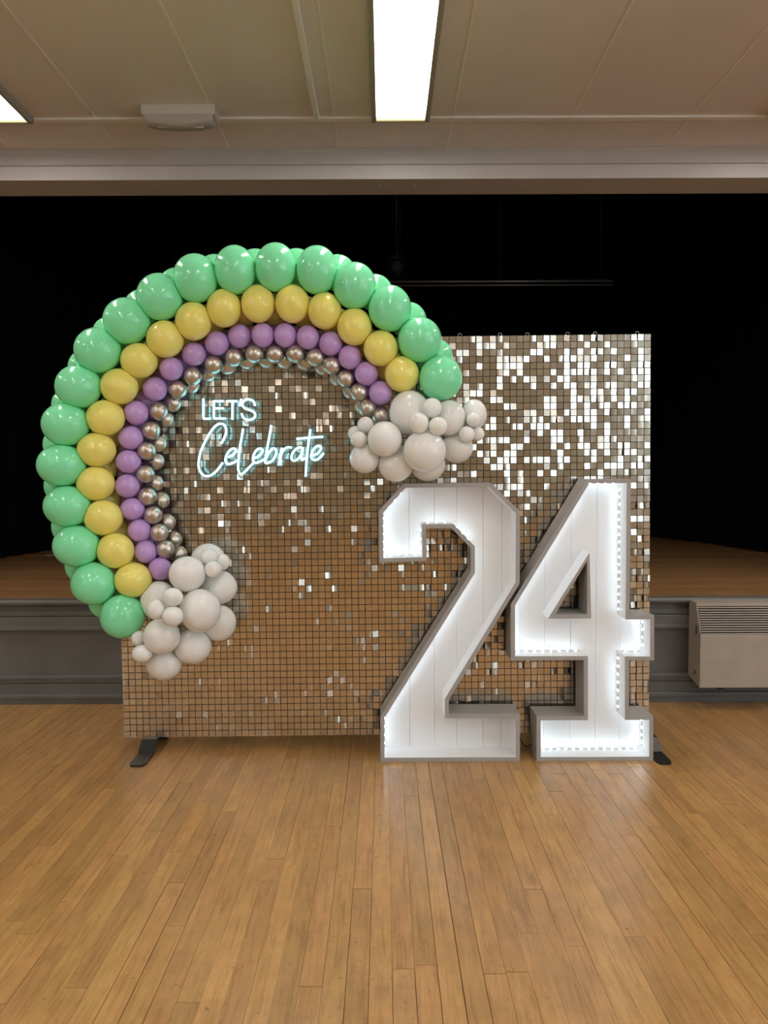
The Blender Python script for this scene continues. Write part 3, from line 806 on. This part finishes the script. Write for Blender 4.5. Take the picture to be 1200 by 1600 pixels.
Y1 = [(208.2, 906.3, 29, 27.5), (180.6, 860.4, 29, 28), (161.6, 808.8, 30, 28), (149.5, 755.6, 29.5, 27), (151, 702.8, 30, 27), (165, 652.8, 30, 28), (186.4, 603.8, 29.5, 28), (217.3, 563.6, 29, 27.5),
      (258, 530, 29, 29), (302.4, 501.8, 28.5, 30), (350, 481.5, 27, 30), (403.4, 474.7, 26.7, 29.7), (457, 474.7, 27, 30), (507.5, 485.7, 26.6, 29), (554, 510.8, 27.3, 29), (595, 544.4, 27.2, 28), (628, 584.7, 27.2, 28)]
P1 = [(250.2, 889, 18.2, 18), (227.5, 862, 17.5, 18), (217.8, 829, 18, 18), (207, 795.5, 19, 17.5), (199, 759.3, 19.3, 18.5), (200.5, 721.3, 19.5, 18.2), (204.3, 684, 19.2, 18.5), (213.2, 645, 19, 19),
      (242.3, 607.8, 19.2, 19.2), (267.8, 576.4, 18.5, 18.5), (303, 553.5, 19, 18.6), (339, 536.3, 19, 19), (374.2, 525, 18, 19), (410.5, 523.7, 17.6, 19.3), (445.5, 523.7, 17.6, 19.3), (480.8, 527, 17.9, 19.3),
      (516.8, 537, 18.4, 19), (546.7, 558.3, 18.3, 19.2), (572.5, 584, 18.5, 19), (594.5, 614, 18.5, 18.8)]
S1 = [(258.2, 858), (248.8, 832.5), (238.8, 805), (230.3, 775.6), (227, 741), (229, 704.5), (236, 672.8), (247.8, 643), (277.7, 608.5), (301, 587.5), (334, 570), (366, 558.7), (397.7, 553), (429.8, 553), (461.4, 553), (492.8, 558.6), (518, 571), (540.3, 591.4), (561, 613), (574, 638), (595.4, 650)]
S2 = [(279, 866), (271, 843), (261, 816), (251.5, 782), (242, 755), (243, 721), (247, 693), (258, 655), (270, 630), (298, 602), (325, 583), (356, 572), (386, 564), (417, 562), (445, 563), (476, 565), (505, 573), (528, 590), (549, 611), (568, 634)]
YF, YR = 3.262, 3.376
def row(L_, d, col, kind, where, grp):
    for i, q in enumerate(L_):
        if len(q) == 2: q = (*q, 14.6, 14.6)
        if i == 0: lab = kind + ' ending its row beside the low white cloud near the floor'
        elif i == len(L_) - 1: lab = kind + ' ending its row against the white cloud above the number two'
        else: lab = kind + ' inside the front ' + where + ' row of the arch'
        balloon(*q, d, col, lab, grp)
row(G1, YF, 'green', 'mint green balloon', 'outermost', 'front mint balloons of the arch')
row(Y1, YF + .012, 'yellow', 'pale yellow balloon', 'second', 'front yellow balloons of the arch')
row(P1, YF + .045, 'purple', 'lilac purple balloon', 'third', 'front lilac balloons of the arch')
row(S1, YF + .055, 'silver', 'small shiny silver balloon', 'innermost', 'front silver balloons of the arch')
def mids(L_, out, r, d, col, label, group):
    for a, b in zip(L_[:-1], L_[1:]):
        mx_, my = (a[0] + b[0]) / 2, (a[1] + b[1]) / 2
        dx, dy = mx_ - AC[0], my - AC[1]; n_ = math.hypot(dx, dy)
        if L_ is G1: out = 8 if mx_ > 520 else 2.5
        balloon(mx_ + dx / n_ * out, my + dy / n_ * out, r, r, d, col, label, group, True)
mids(G1, None, 28.5, YR, 'green', 'mint green balloon peeking out behind the outermost row of the arch', 'rear mint balloons of the arch')
mids(Y1, -9, 25, YR + .008, 'yellow', 'pale yellow balloon half hidden behind the second row of the arch', 'rear yellow balloons of the arch')
mids(P1, -1, 17, YR + .02, 'purple', 'lilac purple balloon half hidden behind the third row of the arch', 'rear lilac balloons of the arch')
for q in S2: balloon(*q, 13.6, 13.6, YR + .006, 'silver', 'small silver balloon peeking out behind the innermost row of the arch', 'rear silver balloons of the arch', True)
WHITE_A = [(292.5, 897, 28.3, 28, 3.20), (312.5, 953.7, 32.5, 34, 3.19), (252.7, 994, 28.5, 28.5, 3.20), (247.5, 938, 28, 30.5, 3.29), (301, 1010, 29, 27.5, 3.27), (325, 873, 26.5, 24, 3.345), (342.5, 917.5, 28, 26.5, 3.31), (341, 973, 28, 29, 3.32), (256, 1037, 28, 26, 3.28)]
SMALL_A = [(270, 933, 16, 14.7, 3.11), (244, 952, 14.5, 16, 3.15), (270, 963, 16.5, 16, 3.10), (326.7, 870, 13.5, 13, 3.25), (348, 878, 11.5, 13, 3.27), (333, 889.7, 13.3, 13.4, 3.21), (216.7, 997.5, 12, 12.5, 3.24), (222, 1021, 16, 14, 3.19)]
WHITE_B = [(663.4, 705, 34, 33, 3.18), (601, 686, 27, 27.8, 3.19), (640, 645, 32, 35, 3.27), (618.4, 727, 27, 26.5, 3.265), (569.6, 716.6, 23.5, 23.5, 3.31), (668, 726, 28, 26.4, 3.34), (702, 653, 25.5, 28, 3.27), (714, 700, 25, 23.8, 3.31), (740.6, 648, 20, 24, 3.31)]
SMALL_B = [(675, 637.4, 16, 15.7, 3.13), (654.6, 661, 15.3, 16.3, 3.13), (684.4, 666, 15, 15, 3.11), (739.8, 655.8, 11, 11.3, 3.22), (729.4, 678.8, 12.5, 13, 3.21), (746, 678, 11, 11, 3.27), (571, 664, 12.7, 13, 3.25), (555, 677, 11.5, 11.5, 3.28), (560.6, 687, 13, 13, 3.22)]
LOW, HIGH = 'in the low white cloud', 'in the white cloud above number two'
LAB_A = ['round white balloon touching the last lilac balloon ' + LOW, 'largest white balloon in the middle of the low white cloud', 'white balloon under the trio of little ones ' + LOW,
         'white balloon touching the last yellow balloon, behind three little ones', 'white balloon under the largest one ' + LOW, 'topmost white balloon beside the neon lettering ' + LOW,
         'white balloon behind and beside the round one near the last lilac balloon', 'white balloon behind the lower flank of the largest one ' + LOW, 'lowest hanging white balloon of the cloud at the low end of the arch']
LAB_B = ['largest white balloon hanging front and centre ' + HIGH, 'round white balloon under the last silver balloon ' + HIGH, 'white balloon touching the last yellow balloon ' + HIGH,
         'white balloon at the bottom between the round and the largest one above number two', 'white balloon under the three little ones nearest the neon sign', 'shaded white balloon behind and below the largest one ' + HIGH,
         'white balloon under the last mint balloon ' + HIGH, 'white balloon below the pair of tiny ones ' + HIGH, 'white balloon at the far tip of the cloud, behind the pair of tiny ones']
for L_, labs, grp in ((WHITE_A, LAB_A, 'large white balloons at the low end'), (WHITE_B, LAB_B, 'large white balloons above the number')):
    for q, lab in zip(L_, labs): balloon(*q, 'white', lab, grp)
def near_lab(i, names): return names[0] if i < 3 else names[1] if i < 6 else names[2]
for i, q in enumerate(SMALL_A):
    balloon(*q, 'white', near_lab(i, ('little white balloon of the trio stuck on the largest one of the low cloud', 'little white balloon of the trio on the topmost one of the low cloud', 'little white balloon of the pair beside the lowest mint balloon')), 'little white balloons at the low end')
for i, q in enumerate(SMALL_B):
    balloon(*q, 'white', near_lab(i, ('little white balloon of the trio on top of the largest one above the number two', 'tiny white balloon at the far tip of the cloud above the number two', 'little white balloon of the trio under the last silver balloon')), 'little white balloons above the number')

# settle: a balloon that touches nothing slides along its line of sight until it meets a neighbour
WALL_FACE = WY - .0145
def reach(q, d): return 1 / math.sqrt((d.x / q['scale'].x) ** 2 + (d.y / q['scale'].y) ** 2 + (d.z / q['scale'].z) ** 2)
def press(a, b):
    v = b['loc'] - a['loc']; L_ = v.length; v = v / L_
    return reach(a, v) + reach(b, v) - L_
def near_of(q): return [b for b in BAL if b is not q and (b['loc'] - q['loc']).length < .32]
for q in BAL:
    nb = near_of(q); d0_ = q['d']
    if max(press(q, b) for b in nb) > .002: continue
    for step in range(1, 40):
        hit = False
        for sg in (1, -1):
            q['d'] = d0_ + sg * step * .0025; place(q)
            if q['loc'].y + q['scale'].y * 1.02 < WALL_FACE and max(press(q, b) for b in nb) > .002: hit = True; break
        if hit: break
    else:
        q['d'] = d0_; place(q)
# press: where two balloons would share space both flatten onto the common contact face
for q in BAL:
    q['mw'] = Matrix.LocRotScale(q['loc'], Matrix.Rotation(q['rot'][2], 3, 'Z') @ Matrix.Rotation(q['rot'][0], 3, 'X'), q['scale']); q['inv'] = q['mw'].inverted()
for q in BAL:
    me = BM[q['col']]; nb = [b for b in near_of(q) if press(q, b) > -.03]
    rel = [b['inv'] @ q['mw'] for b in nb]
    new = {}
    for v in me.vertices:
        c_ = v.co; best = 1.0; fa = c_.length_squared
        for r_ in rel:
            fb = (r_ @ c_).length_squared
            if fb < 1 and fb < fa:
                lo_, hi_ = 0.0, 1.0
                for _ in range(16):
                    md = (lo_ + hi_) / 2; p_ = c_ * md
                    if p_.length_squared > (r_ @ p_).length_squared: hi_ = md
                    else: lo_ = md
                best = min(best, min(1, hi_ * 1.003))
        wy = (q['mw'] @ c_).y                       # the rear ones also lie flat against the backdrop
        if wy > WALL_FACE: best = min(best, (WALL_FACE - q['loc'].y) / (wy - q['loc'].y))
        if best < 1: new[v.index] = c_ * best
    if new:
        me = me.copy()
        for k_, co_ in new.items(): me.vertices[k_].co = co_
    o_ = bpy.data.objects.new('balloon', me); COL.objects.link(o_)
    o_.matrix_world = q['mw']
    tag(o_, q['label'], 'balloon', q['group'])
